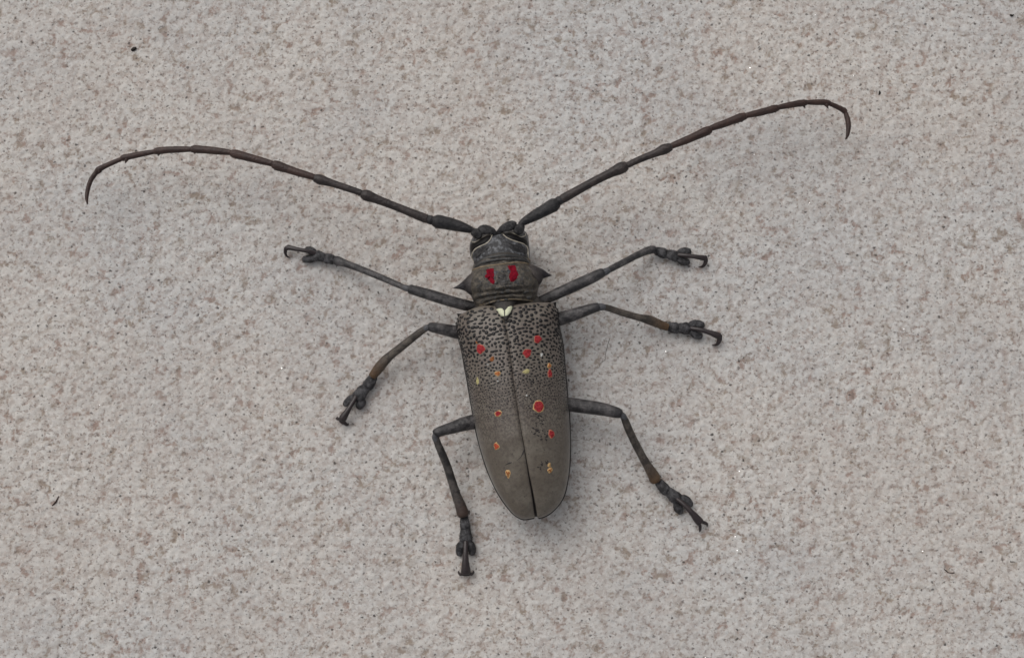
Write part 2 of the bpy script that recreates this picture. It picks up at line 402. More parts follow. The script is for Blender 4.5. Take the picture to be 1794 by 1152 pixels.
class Elytron:
    def __init__(e, side):
        e.side = side
        S = np.array(catmull(SUT, 6)); S = resample(S, TS)
        E = np.array(catmull(EDL if side < 0 else EDR, 6)); E = resample(E, TS)
        S[:, 0] += [side * gapw(s) for s in TS]
        e.S, e.E = S, E; e.mb = MB(); rings = []; al = []
        NU = 30
        for i, s in enumerate(TS):
            ring = []
            zt, ze = z_top(s), z_edge(s)
            ring.append(e.pt(s, 0, zt - 1.3)); ring.append(e.pt(s, 0.0, zt - .25))
            for j in range(NU + 1): ring.append(e.at(s, j / NU))
            for f, dz in ((.985, -.55), (.93, -.9), (.86, -.6)): ring.append(e.pt(s, f, ze + dz))
            rings.append(ring); al.append(s)
        if side < 0: rings = [r[::-1] for r in rings]
        e.mb.rings(rings, al, cap=(True, True))
        e.tree = e.mb.bvh()
    def px(e, s, f):
        a = np.array([np.interp(s, TS, e.S[:, 0]), np.interp(s, TS, e.S[:, 1])]); b = np.array([np.interp(s, TS, e.E[:, 0]), np.interp(s, TS, e.E[:, 1])])
        bow = (10 if e.side < 0 else 4) * max(0, 1 - s / .12) * math.sin(math.pi * min(f, 1)) * .9
        return a + (b - a) * f - AXD * bow
    def pt(e, s, f, z):
        p = e.px(s, f); return P(p[0], p[1], z)
    def at(e, s, u):
        """u 0 at the seam, 1 at the outer edge, by angle"""
        a = u * math.pi / 2; ex = 2.25
        f = math.sin(a) ** (2 / ex); h = math.cos(a) ** (2 / ex) if u < 1 else 0.0
        zt, ze = z_top(s), z_edge(s)
        hum = .55 * math.exp(-((s - .07) / .05) ** 2 - ((f - .78) / .16) ** 2)          # shoulder hump
        z = ze + (zt - ze) * h + hum - .07 * math.exp(-(f / .03) ** 2)
        return e.pt(s, f, z)
    def normal(e, s, u):
        d = 1e-3; a = e.at(min(s + d, 1), u) - e.at(max(s - d, 0), u); b = e.at(s, min(u + d, 1)) - e.at(s, max(u - d, 0))
        n = a.cross(b); n = -n if n.z < 0 else n
        return n.normalized() if n.length > 0 else Vector((0, 0, 1))

def cast(tree, px, py):
    h = tree.ray_cast(CAM, ray(px, py))
    return (h[0], h[1] if h[1].z > -2 and h[1].dot(ray(px, py)) < 0 else -h[1]) if h[0] is not None else (None, None)

def blob(cx, cy, rx, ry, rot=0, seed=0, n=26, rough=.10):
    r = random.Random(seed); ph = [r.uniform(0, 6.28) for _ in range(5)]; out = []
    for i in range(n):
        a = 2 * math.pi * i / n
        k = 1 + rough * (math.sin(2 * a + ph[0]) * .6 + math.sin(3 * a + ph[1]) * .8 + math.sin(5 * a + ph[2]) * .5) + r.uniform(-rough, rough) * .35
        x, y = math.cos(a) * rx * k, math.sin(a) * ry * k
        out.append((cx + x * math.cos(rot) - y * math.sin(rot), cy + x * math.sin(rot) + y * math.cos(rot)))
    return out
def densify(poly, n):
    p = poly + [poly[0]]; q = resample(p, np.linspace(0, 1, n, endpoint=False))
    return [tuple(x) for x in q]
def patch(tree, outline, name, mats, parent, rimw=0.0, lift=.05, jit=.3, seed=1, centre=None, levels=(0.0, .3, .55, .78, .9, 1.0)):
    """low fuzzy scale patch that follows the surface under it; faces outside 1-rimw take the second material"""
    r = random.Random(seed); n = len(outline)
    c = centre or (sum(p[0] for p in outline) / n, sum(p[1] for p in outline) / n)
    mb = MB(); rings = []
    outline = [(x + r.uniform(-jit, jit), y + r.uniform(-jit, jit)) for x, y in outline]
    wob = [rimw * (1 + .45 * math.sin(3 * 6.283 * i / n + seed) + r.uniform(-.25, .25)) for i in range(n)]
    for li, l in enumerate(levels):
        ring = []
        for i, (x, y) in enumerate(outline if l > 0 else outline[:1]):
            ll = l
            if rimw and abs(l - .78) < .01: ll = 1 - wob[i]
            elif rimw and l < .78: ll = l * (1 - wob[i]) / .78
            elif rimw and abs(l - .9) < .01: ll = 1 - wob[i] * .45
            px, py = c[0] + (x - c[0]) * ll, c[1] + (y - c[1]) * ll
            loc, nor = cast(tree, px, py)
            if loc is None: loc, nor = cast(tree, c[0] + (x - c[0]) * ll * .8, c[1] + (y - c[1]) * ll * .8)
            if loc is None: return None
            ring.append(mb.vert(loc + nor * (lift * (1 - .9 * (l ** 4)) if l < 1 else -.03), l))
        rings.append(ring)
    for i in range(n): mb.face((rings[0][0], rings[1][i], rings[1][(i + 1) % n]), 0)
    for k in range(1, len(rings) - 1):
        mi = 1 if (rimw and levels[k + 1] > .785) else 0
        for i in range(n): mb.face((rings[k][i], rings[k + 1][i], rings[k + 1][(i + 1) % n], rings[k][(i + 1) % n]), mi)
    return mb.build(name, mats, parent)
def surface_line(tree, pts, w0, w1, name, mat, parent, sub=6, lift=.0, flat=.8, mid=None):
    q = catmull(pts, sub); C = []; R = []
    for i, p in enumerate(q):
        loc, nor = cast(tree, p[0], p[1])
        if loc is None: continue
        t = i / (len(q) - 1); w = w0 + (w1 - w0) * t if mid is None else (w0 + (mid - w0) * t * 2 if t < .5 else mid + (w1 - mid) * (t * 2 - 1))
        C.append(loc + nor * lift); R.append(w * .5 * MM(8))
    mb = MB(); mb.tube(C, R, n=8, flat=flat); return mb.build(name, mat, parent)

SPOTS = {-1: [  # cx, cy, rx, ry, rot, fill, rim material, rim share
    ('red_spot', 842, 611, 7.5, 9, .2, 'red', 'pinkedge', .12), ('rust_spot', 862, 629, 3.6, 5, .5, 'rust', None, 0),
    ('orange_spot', 872, 654, 5.6, 5.2, 0, 'orange', 'creamspot', .30), ('yellow_spot', 836.5, 667, 2.6, 6.5, -.1, 'yellow', None, 0),
    ('red_spot', 872.8, 724, 7.0, 6.0, -.4, 'red', 'creamspot', .30), ('red_spot', 870, 781, 5.3, 6.8, -.1, 'orangered', 'creamspot', .28),
    ('orange_spot', 890, 829, 4.7, 8.2, -.05, 'rust', 'creamspot', .46), ('white_fleck', 854.5, 638.5, 1.6, 1.6, 0, 'white', None, 0),
    ('white_fleck', 872.5, 667, 1.6, 1.3, 0, 'white', None, 0), ('yellow_spot', 835.5, 600, 1.6, 3.2, -.5, 'rust', None, 0)],
  1: [
    ('red_spot', 942, 594, 6.8, 7.2, 0, 'red', 'pinkedge', .12), ('red_spot', 923.6, 618.5, 7.3, 8.2, 0, 'red', 'pinkedge', .12),
    ('white_fleck', 949, 621, 1.9, 3.8, .1, 'white', None, 0), ('orange_spot', 962.3, 640.5, 4.2, 5.0, -.1, 'orange', 'creamspot', .38),
    ('red_spot', 963.3, 654, 4.7, 8.0, -.1, 'red', 'pinkedge', .26), ('yellow_spot', 922, 650.5, 6.6, 4.0, -.35, 'yellow', None, 0),
    ('red_spot', 943.6, 711.5, 9.4, 12, -.05, 'red', 'creamspot', .17), ('red_spot', 966, 760, 5.7, 8.0, -.05, 'red', 'pinkedge', .24),
    ('orange_spot', 963.8, 823.0, 4.6, 6.2, .2, 'rust', 'creamspot', .55), ('yellow_spot', 962.3, 814.5, 3.2, 4.0, 0, 'creamspot', None, 0),
    ('white_fleck', 922.5, 692.5, 1.6, 1.6, 0, 'white', None, 0)]}
EL = {}
for side in (-1, 1):
    e = EL[side] = Elytron(side)
    eo = e.mb.build('elytron', M['elytron'], beetle)
    # raised dark outer margin
    mb = MB(); C = []; R = []
    for s in np.linspace(.03, .995, 90):
        C.append(e.pt(s, 1.0, z_edge(s) - .05)); R.append(.18 + .02 * math.sin(s * 40))
    mb.tube(C, R, n=8); mb.build('margin', M['edge'], eo)
    # dark seam lip
    mb = MB(); C = []; R = []
    for s in np.linspace(.04, .99, 80):
        C.append(e.pt(s, 0.0, z_top(s) - .30)); R.append(.075 + .05 * s)
    mb.tube(C, R, n=8); mb.build('seam_lip', M['edge'], eo)
    # black tubercles over the basal third, finer to the rear
    pts = []; mb = MB(); rr = random.Random(11 + side)
    GS, GU = 120, 70; SM = .47
    grid = [[e.at(.010 + SM * i / GS, .005 + .985 * j / GU) for j in range(GU + 1)] for i in range(GS + 1)]
    cells = {}
    for tries in range(75000):
        a_, b_ = rr.random() * GS, rr.random() * GU; s = .010 + SM * a_ / GS; u = .005 + .985 * b_ / GU
        if s > .34 and rr.random() < (s - .34) / .14: continue
        i, j = min(int(a_), GS - 1), min(int(b_), GU - 1)
        p = grid[i][j].lerp(grid[i + 1][j], a_ - i).lerp(grid[i][j + 1].lerp(grid[i + 1][j + 1], a_ - i), b_ - j)
        sp = float(.71 - .72 * s) if s < .3 else .494 - .5 * (s - .3)
        if u > .75: sp *= .85
        key = (int(p.x // 1), int(p.y // 1), int(p.z // 1))
        if any((q - p).length_squared < sp * sp for dx in (-1, 0, 1) for dy in (-1, 0, 1) for dz in (-1, 0, 1) for q in cells.get((key[0] + dx, key[1] + dy, key[2] + dz), ())): continue
        pxy = e.px(s, math.sin(u * math.pi / 2) ** (2 / 2.25))
        if any(((pxy[0] - q[1]) / (q[3] + 1.5)) ** 2 + ((pxy[1] - q[2]) / (q[4] + 1.5)) ** 2 < 1 for q in SPOTS[side]): continue
        cells.setdefault(key, []).append(p); pts.append((s, u, p))
    for s, u, p in pts:
        nrm = e.normal(s, u); r = float(np.interp(s, [0, .12, .27, .36, .46], [.325, .315, .215, .15, .09])) * rr.uniform(.72, 1.15)
        if e.side < 0: nrm = nrm
        ax = (e.at(min(s + .01, 1), u) - p).normalized(); bx = nrm.cross(ax).normalized(); ax = bx.cross(nrm)
        q = rr.uniform(0, 3.14); ca, sa = math.cos(q), math.sin(q); ea = rr.uniform(.78, 1.25)
        if rr.random() < .35: ax, ea = ax, .72; ca, sa = 1, 0       # many are wider than long
        A = ax * ca + bx * sa; B = bx * ca - ax * sa
        n = 8; hgt = r * .42
        lv = [(1.08, -.03), (.85, hgt * .55), (.45, hgt * .95)]
        ids = [[mb.vert(p + A * math.cos(2 * math.pi * k / n) * r * w * ea + B * math.sin(2 * math.pi * k / n) * r * w / ea + nrm * h) for k in range(n)] for w, h in lv]
        top = mb.vert(p + nrm * hgt)
        for a in range(2):
            for k in range(n): mb.face((ids[a][k], ids[a][(k + 1) % n], ids[a + 1][(k + 1) % n], ids[a + 1][k]))
        for k in range(n): mb.face((ids[2][k], ids[2][(k + 1) % n], top))
    to = mb.build('tubercles', M['tubercle'], eo); to['kind'] = 'stuff'
    for i, (nm, cx, cy, rx, ry, rot, fill, rim, rw) in enumerate(SPOTS[side]):
        mats = [M[fill]] + ([M[rim]] if rim else [])
        patch(e.tree, blob(cx, cy, rx, ry, rot, seed=i * 3 + side + 40, rough=.085 if rx > 2.5 else .14), nm, mats, eo, rimw=rw, lift=.12 if rx > 3 else .08, seed=i, jit=.6)
    EL[side].obj = eo
# humeral tooth at each shoulder
for side, (bx, by), (tx, ty) in ((-1, (809, 556), (800.5, 549)), (1, (968, 536), (975, 528.5))):
    mb = MB(); mb.cone(P(bx, by, 7.3), P(tx, ty, 7.6), .75, 10); mb.build('shoulder_tooth', M['tubercle'], EL[side].obj)
# scratches in the left wing case
surface_line(EL[-1].tree, [(917.5, 789), (915, 795.5), (911.5, 801), (904, 807)], 2.4, .5, 'scratch', M['edge'], EL[-1].obj, lift=-.02)
surface_line(EL[-1].tree, [(896, 809.5), (890, 811.5), (884, 815)], 1.6, .4, 'scratch', M['edge'], EL[-1].obj, lift=-.02, mid=2.0)
surface_line(EL[-1].tree, [(866, 735), (869, 747), (874, 763)], .8, .5, 'scratch', M['edge'], EL[-1].obj, lift=-.04, mid=1.3)
# bald dark nicks on the right wing case, below the largest red spot
rr = random.Random(5)
for cx, cy, spx, spy, cnt in ((940, 755, 9, 8, 16), (952, 764, 8, 7, 12), (945, 735, 10, 7, 14), (931, 671, 1.5, 9, 7), (930, 700, 3, 9, 6), (949, 815, 9, 8, 8), (958, 808, 3, 3, 3)):
    for k in range(cnt):
        x, y = rr.gauss(cx, spx * .6), rr.gauss(cy, spy * .6)
        dx, dy = rr.uniform(1, 3.4), rr.uniform(-.6, 2.0)
        surface_line(EL[1].tree, [(x - dx, y - dy), (x + dx, y + dy)], .6, .5, 'nick', M['edge'], EL[1].obj, sub=4, lift=-.03, mid=rr.uniform(2.0, 3.6))

# pronotum ------------------------------------------------------------------
def pr_ridge(s, x):
    r = .26 * math.sin(s * 62) * np.clip((s - .60) / .1, 0, 1)
    r += .22 * math.exp(-((s - .46) / .10) ** 2 - ((abs(x) - .62) / .15) ** 2)       # side swellings
    r -= .16 * math.exp(-((s - .42) / .12) ** 2 - ((abs(x) - .36) / .07) ** 2)
    r += .15 * math.sin(x * 23 + s * 17) * math.sin(s * 29 - x * 7) * np.clip((s - .2) / .1, 0, 1)
    return float(r)
pro = loft([(833, 466, 926, 457, 6, 9.6, 2.5, 12), (830, 463, 929, 455, 6, 10.3, 2.5, 17), (828, 467, 930, 458, 6, 10.75, 2.2, 14.5), (827, 473, 931, 463, 6, 10.5, 2.2, 9),
            (825, 479, 934, 468, 6.2, 11.2, 2.0, 6), (820, 492, 942, 481, 6.6, 11.9, 1.8, 3), (820, 505, 946, 494, 6.6, 12.0, 1.8, 2), (825, 518, 943, 507, 6.3, 11.6, 1.8, 4),
            (830, 529, 941, 518, 6.1, 11.4, 1.8, 8), (835, 540, 939, 529.5, 6.0, 11.3, 1.8, 12), (838, 543, 937, 533, 6.0, 10.3, 2.0, 10)], sub=7, n_top=40, ridge=pr_ridge)
po = pro.build('pronotum', M['pronotum'], beetle); ptree = pro.bvh()
for (a, b, c_) in (((834, 498, 7.8), (814, 500.5, 7.6), (794, 504.5, 7.6)), ((930, 484, 7.8), (950, 480.5, 7.6), (967.5, 482.5, 7.6))):
    mb = MB(); q = catmull([(*a, 46), ((a[0] + b[0]) / 2, (a[1] + b[1]) / 2, a[2], 37), (*b, 20), ((b[0] + c_[0]) / 2, (b[1] + c_[1]) / 2, b[2], 8), (*c_, .8)], 5)
    mb.tube([P(*p[:3]) for p in q], [p[3] * .5 * MM(7) for p in q], n=18, flat=.8, round_ends=(.2, .3)); mb.build('spine', M['spine'], po)
def z1(pts): return [(770 + x / 5.76, 360 + y / 5.76) for x, y in pts]
for poly in (z1([(470, 640), (545, 628), (553, 690), (548, 735), (562, 795), (515, 785), (482, 745), (452, 715), (474, 680)]),
             z1([(682, 605), (765, 598), (778, 650), (802, 695), (772, 755), (715, 778), (700, 728), (712, 665)])):
    patch(ptree, densify(poly, 44), 'red_mark', [M['deepred']], po, lift=.13, jit=.9, seed=3)
# dark collar band and its tan rims in front of the pronotum
for nm, pts, w, mt in (('collar_rim', z1([(352, 585), (380, 545), (440, 500), (530, 474), (640, 463), (740, 468), (820, 488), (880, 522), (912, 565)]), 2.2, 'tanrim'),
                       ('collar_rim', z1([(335, 652), (380, 632), (450, 615), (540, 602), (640, 590), (740, 577), (830, 575), (895, 590), (925, 602)]), 2.4, 'tanrim')):
    surface_line(ptree, pts, w, w, nm, M[mt], po, lift=.02)
for k, (f, w) in enumerate(((0.28, 6.2), (.58, 7.0), (.83, 4.0))):
    A = np.array(resample(z1([(352, 585), (440, 500), (640, 463), (820, 488), (912, 565)]), np.linspace(0.03, .97, 9)))
    B = np.array(resample(z1([(335, 652), (450, 615), (640, 590), (830, 575), (925, 602)]), np.linspace(0.03, .97, 9)))
    surface_line(ptree, [tuple(p) for p in A + (B - A) * f], w, w, 'collar_band', M['collar' if k != 2 else 'pronotum'], po, lift=-.10 if k != 2 else -.12, flat=.6)
# rear margin and small dark pits of the disc
surface_line(ptree, z1([(400, 1010), (470, 985), (560, 962), (650, 950), (760, 945), (880, 950), (950, 968)]), 1.5, 1.5, 'rear_rim', M['tanrim'], po, lift=-.02)
rr = random.Random(9)
mb = MB()
for k in range(150):
    x, y = rr.uniform(836, 934), rr.uniform(472, 528)
    loc, nor = cast(ptree, x, y - (x - 885) * .11)
    if loc is None or nor.z < .3: continue
    t = Vector((rr.uniform(-1, 1), rr.uniform(-.6, .6), 0)); t = (t - nor * t.dot(nor)).normalized()
    r = rr.uniform(.09, .24); mb.ball(loc - nor * .01, r * rr.uniform(1, 2.2), r, .05, t, nu=7, nv=4)
pp = mb.build('disc_wrinkles', M['collar'], po); pp['kind'] = 'stuff'
patch(ptree, densify(z1([(580, 700), (640, 680), (695, 700), (700, 790), (650, 815), (600, 800)]), 30), 'dark_mark', [M['body']], po, lift=.03, jit=1.4, seed=6)
# two pale specks beside the red marks
for cx, cy in ((868, 478), (892, 474)):
    patch(ptree, blob(cx, cy, 4.2, 5, 0, seed=int(cx), rough=.3), 'grey_tuft', [M['joint']], po, lift=.04, jit=1.0, seed=int(cx))

# scutellum ------------------------------------------------------------------
sc = loft([(858, 534, 908, 529, 9, 10.9, 7, 10), (865, 541, 903, 537, 9, 11.6, 7, 4), (872, 549, 899, 546, 9.6, 12.2, 7, -1), (879, 556, 893, 555, 9.8, 12.3, 8, -3), (884, 561, 888, 561, 10, 11.9, 8, -3)], sub=6)
so = sc.build('scutellum', M['body'], beetle); stree = sc.bvh()
allv = []; allf = []
for m_ in (sc, EL[-1].mb, EL[1].mb):
    b = len(allv); allv += [tuple(v) for v in m_.v]; allf += [tuple(i + b for i in f) for f in m_.f]
ctree = BVHTree.FromPolygons(allv, allf)
patch(ctree, densify(z1([(570, 1045), (598, 1034), (632, 1036), (652, 1056), (656, 1118), (630, 1120), (606, 1105), (594, 1075)]), 26), 'cream_mark', [M['scut']], so, lift=.14, jit=.2)
patch(ctree, densify(z1([(661, 1056), (690, 1022), (718, 1010), (738, 1014), (735, 1042), (716, 1082), (690, 1108), (662, 1116)]), 26), 'cream_mark', [M['scut']], so, lift=.14, jit=.2)

# head -------------------------------------------------------------------------
head = loft([(848, 409, 903, 401, 4.5, 5.5, 2.5, 0), (838, 410, 913, 401, 5.2, 7.8, 1.8, -1), (829, 415, 921, 406, 5.8, 8.9, 1.4, 0), (824, 424, 925.5, 415, 6.1, 9.6, 1.2, 0),
             (822.5, 435, 927, 427, 6.2, 10.0, 1.2, 2), (824, 447, 928, 440, 6.2, 10.2, 1.4, 5), (829, 459, 928, 452, 6.1, 10.2, 1.8, 8), (834, 470, 925, 462, 6, 9.6, 2.2, 8)], sub=6, n_top=36, ex=2.2)
ho = head.build('head', M['head'], beetle); htree = head.bvh()
for poly, c in ((z1([(535, 292), (505, 340), (465, 378), (400, 405), (352, 440), (322, 480), (308, 440), (312, 385), (350, 378), (400, 350), (440, 318), (490, 300)]), None),
                (z1([(640, 290), (690, 325), (760, 350), (830, 375), (872, 398), (893, 425), (900, 385), (880, 345), (820, 318), (770, 295), (720, 275), (670, 272)]), None)):
    patch(htree, densify(poly, 40), 'eye', [M['eye']], ho, lift=.22, jit=.05)
for poly in (z1([(352, 478), (400, 432), (455, 412), (500, 385), (505, 430), (455, 470), (400, 510), (365, 545)]),
             z1([(880, 425), (886, 495), (830, 480), (760, 460), (705, 440), (690, 375), (760, 385), (830, 400)])):
    patch(htree, densify(poly, 34), 'temple', [M['tuber']], ho, lift=.05, jit=1.2, seed=8)
for pts, w in ((z1([(532, 298), (512, 345), (470, 385), (405, 415), (358, 445), (333, 485), (332, 530), (350, 572)]), 2.0),
               (z1([(640, 293), (685, 328), (755, 358), (825, 380), (868, 402), (888, 440), (890, 490), (893, 525)]), 2.0),
               (z1([(505, 290), (455, 312), (405, 348), (355, 372), (318, 360)]), 1.9), (z1([(700, 262), (760, 290), (815, 318), (860, 306), (866, 285)]), 1.9),
               (z1([(545, 285), (530, 305)]), 2.6), (z1([(622, 285), (648, 272)]), 2.6)):
    surface_line(htree, pts, w * .7, w * .7, 'cream_rim', M['rim'], ho, lift=.06, mid=w)
# antennal knobs and the ball joints of the antennae
for pts in ([(869, 411, 8.8, 8), (862, 404.5, 9.2, 12), (852, 402, 9.3, 17), (844, 402.5, 9.1, 16), (838, 405, 8.8, 11)],
            [(872, 408, 8.8, 8), (880, 401, 9.2, 12), (889, 397, 9.3, 17), (898, 394.5, 9.1, 17), (903, 397, 8.8, 11)]):
    q = catmull(pts, 5); mb = MB(); mb.tube([P(*p[:3]) for p in q], [p[3] * .5 * MM(9) for p in q], n=14, flat=.6, bumps=.06); mb.build('antennal_knob', M['tuber'], ho)

# antennae ----------------------------------------------------------------------
def antenna(name, segs, spurs, zf, base):
    an = empty(name, P(*base), beetle)
    for i, (pts, kind) in enumerate(segs):
        kk = lambda j: 1.0 if i < 3 else (.94 if j == 0 else 1.0 if j == 1 else (1.13 if i < 5 else 1.10) if j == len(pts) - 2 and i < 11 else 1.06 if i < 5 else 1.12)
        pts4 = [(x, y, zf(x, y), w * kk(j)) for j, (x, y, w) in enumerate(pts)]
        q = catmull(pts4, 6)
        mb = MB(); C = [P(*p[:3]) for p in q]; R = [max(p[3], .6) * .5 * MM(p[2]) for p in q]
        nm = 'scape' if i == 1 else 'condyle' if i == 0 else 'pedicel' if i == 2 else 'antenna_segment'
        mb.tube(C, R, n=14, flat=.92, round_ends=(.35, .35), bumps=.018)
        # short stiff spinules along the lower side
        if i >= 3:
            rr = random.Random(i * 7)
            for k in range(9 if i < 8 else 5):
                j = rr.randint(2, len(C) - 3); t = (C[j + 1] - C[j - 1]).normalized(); sd_ = Vector((t.y, -t.x, 0))
                if sd_.y > 0: sd_ = -sd_
                b = C[j] + sd_ * R[j] * .9; mb.cone(b, b + sd_ * rr.uniform(.12, .32) + t * rr.uniform(-.1, .1), .09, 6)
        if i in spurs:
            bx, by, tx, ty = spurs[i]; z = zf(bx, by); mb.cone(P(bx, by, z), P(tx, ty, z - .1), .46, 8)
        mb.build(nm, M[kind], an)
    return an
LA = [([(842, 413, 14), (835, 409, 19), (828, 405, 13)], 'tuber'),
      ([(829, 404, 10), (820, 401, 15), (800, 395, 21), (778, 390, 24), (766, 388, 25), (759, 387, 18)], 'ant_dark'),
      ([(761, 387, 12), (755, 385.5, 17), (749, 383.5, 15)], 'ant_dark'),
      ([(750, 384, 14), (745, 382.5, 16.5), (720, 372.5, 14.5), (690, 360.5, 13.5), (660, 349, 15.5), (643, 342.5, 18.5), (635, 339.5, 15)], 'ant_mid'),
      ([(638, 340.5, 10), (630, 337, 11.5), (605, 328.5, 12), (580, 320.5, 13), (562, 315, 16.5), (552, 312, 14)], 'ant_mid'),
      ([(555, 312.5, 10), (547, 309.5, 12), (525, 303, 12.5), (500, 295, 14), (487, 290.5, 16.5), (479, 288, 13)], 'ant_brown'),
      ([(482, 288.5, 9.5), (474, 286, 11.5), (450, 279.5, 12.5), (425, 273, 14), (413, 270, 15), (406, 268.5, 12)], 'ant_brown'),
      ([(409, 269, 8.5), (402, 267, 10.5), (380, 264.5, 12), (358, 262.5, 12.5), (343, 261.5, 13.5), (336, 261.5, 11)], 'ant_brown'),
      ([(339, 261.5, 8), (331, 261.5, 10), (310, 262, 10.8), (290, 263, 11.2), (277, 264.5, 12), (271, 265.5, 9.5)], 'ant_brown'),
      ([(274, 265, 7.5), (266, 266.5, 9), (245, 270.5, 9.5), (228, 274, 10), (218, 276, 10.5), (213, 278, 8.5)], 'ant_brown'),
      ([(216, 277, 7), (209, 280, 8), (195, 286, 8), (182, 292, 8.5), (173, 297, 10), (169, 301, 8)], 'ant_brown'),
      ([(172, 298, 7.5), (167, 304, 8.5), (159, 316, 7.6), (154, 331, 7), (152, 345, 6), (152.5, 352, 4), (154, 358, 1.2)], 'ant_brown')]
RA = [([(904, 407, 14), (909.5, 401.5, 19), (914, 394, 13)], 'tuber'),
      ([(911, 393, 10), (920, 387, 15), (938, 377, 20), (958, 366, 23), (970, 359, 25), (977, 355, 18)], 'ant_dark'),
      ([(974, 356, 12), (979, 352, 17), (984, 349.5, 15)], 'ant_dark'),
      ([(982, 350.5, 14), (988, 347, 17), (1010, 334.5, 15), (1040, 318, 14.5), (1068, 304, 15.5), (1088, 294.5, 19.5), (1097, 290.5, 16)], 'ant_mid'),
      ([(1094, 292, 10), (1103, 287.5, 11.5), (1125, 277.5, 12), (1148, 268.5, 13.5), (1164, 261.5, 17), (1175, 257.5, 14)], 'ant_mid'),
      ([(1172, 258.5, 10), (1181, 254, 12), (1200, 246.5, 12.5), (1222, 237, 13.5), (1236, 230.5, 15.5), (1244, 227, 12.5)], 'ant_brown'),
      ([(1241, 228.5, 9.5), (1249, 223.5, 11.5), (1268, 217, 12.3), (1285, 210.5, 13), (1297, 206, 14.5), (1305, 203.5, 12)], 'ant_brown'),
      ([(1302, 204.5, 8.5), (1310, 202, 10.5), (1328, 198, 11.5), (1344, 194, 12), (1355, 191, 13), (1362, 189, 10.5)], 'ant_brown'),
      ([(1359, 190, 8), (1367, 187.5, 9.8), (1382, 184.5, 10.2), (1396, 182, 10.6), (1407, 180.5, 11.5), (1413, 179.5, 9)], 'ant_brown'),
      ([(1410, 180, 7.8), (1417, 179.5, 9), (1430, 179.3, 9.4), (1442, 179.3, 9.6), (1449, 180, 10), (1454, 181.5, 8)], 'ant_brown'),
      ([(1451, 180.5, 7.4), (1457, 183, 8), (1466, 187, 8), (1474, 191, 8.6), (1479, 194, 9.4), (1481.5, 197, 7.6)], 'ant_brown'),
      ([(1479.5, 194.5, 7.4), (1482.5, 201, 8.6), (1485.5, 211, 8.6), (1486.5, 222, 8), (1485.5, 233, 6.4), (1484, 239, 4.6), (1481, 244.5, 1.4)], 'ant_brown')]
def zl(x, y): t = np.clip((835 - x) / 680, 0, 1); return float(9.0 + 3.2 * math.sin(t * math.pi * .8) - 5.2 * t * t)
def zr(x, y): t = np.clip((x - 908) / 575, 0, 1); return float(9.0 + 3.2 * math.sin(t * math.pi * .8) - 5.2 * t * t)
antenna('antenna', LA, {8: (279, 267, 276.5, 274.5), 9: (222, 278, 219.5, 287), 7: (341, 265, 341, 270.5), 10: (175, 299, 171, 306)}, zl, (835, 408, 8.8))
antenna('antenna', RA, {8: (1407, 182, 1411, 190.5), 9: (1447, 182, 1451.5, 191.5), 7: (1356, 194, 1360, 198), 6: (1298, 210, 1301, 214.5)}, zr, (909, 399, 8.8))

# legs -----------------------------------------------------------------------------
def wtube(mb, pts, sub=6, flat=.9, ends=(.4, .4), bumps=.015, n=14, m=0, hairs=0, hl=.3):
    q = catmull(pts, sub)
    if hairs: mb.setae([P(*p[:3]) for p in q], [max(p[3], .4) * .5 * MM(p[2]) for p in q], flat, hairs, hl, m)
    mb.tube([P(*p[:3]) for p in q], [max(p[3], .4) * .5 * MM(p[2]) for p in q], n=n, flat=flat, round_ends=ends, bumps=bumps, m=m)
def leg(name, femur, knee, tibia, spur, tib_mat, tarsi, lobes, claw, hooks):
    lg = empty(name, P(*femur[0][:3]), beetle)
    mb = MB(); wtube(mb, femur, flat=.95, hairs=70, hl=.18); mb.build('femur', M['leg'], lg)
    mb = MB(); wtube(mb, knee, flat=.9, sub=5); mb.build('knee_joint', M['joint'], lg)
    mb = MB(); wtube(mb, tibia, flat=.85, ends=(.4, .25), hairs=80, hl=.25)
    for (bx, by, bz, tx, ty, tz) in spur: mb.cone(P(bx, by, bz), P(tx, ty, tz), .35, 8)
    mb.build('tibia', M[tib_mat], lg)
    for (pts) in tarsi:
        mb = MB(); wtube(mb, pts, flat=.55, ends=(.25, .3), sub=5, bumps=.07, hairs=60, hl=.3); ts = mb.build('tarsus_segment', M['tarsus'], lg)
        # brown felted sole
    for pts in lobes:
        pts = [(x, y, z, w * 1.22) for x, y, z, w in pts]
        mb = MB(); wtube(mb, pts, flat=.5, ends=(.5, .7), sub=5, bumps=.04, hairs=40, hl=.3)
        wtube(mb, [(x, y, z - .42, w * 1.04) for x, y, z, w in pts], flat=.25, ends=(.4, .75), sub=5, m=1)
        mb.build('tarsus_lobe', [M['tarsus'], M['pad']], lg)
    mb = MB(); wtube(mb, claw, flat=.8, ends=(.4, .3), n=12); mb.build('claw_segment', M['claw'], lg)
    for h in hooks:
        mb = MB(); wtube(mb, h, flat=.9, ends=(.4, .3), n=10, sub=6); mb.build('claw', M['claw'], lg)
    return lg
def tseg(a, b, w, z=1.15):
    """heart shaped tarsal joint from a to b (px)"""
    ax, ay = a; bx, by = b; L = lambda t: (ax + (bx - ax) * t, ay + (by - ay) * t)
    return [(*L(-.12), z - .1, w * .55), (*L(.12), z + .05, w * .74), (*L(.45), z + .18, w * .90), (*L(.75), z + .18, w * .96), (*L(.92), z - .02, w * .86), (*L(1.04), z - .2, w * .62)]

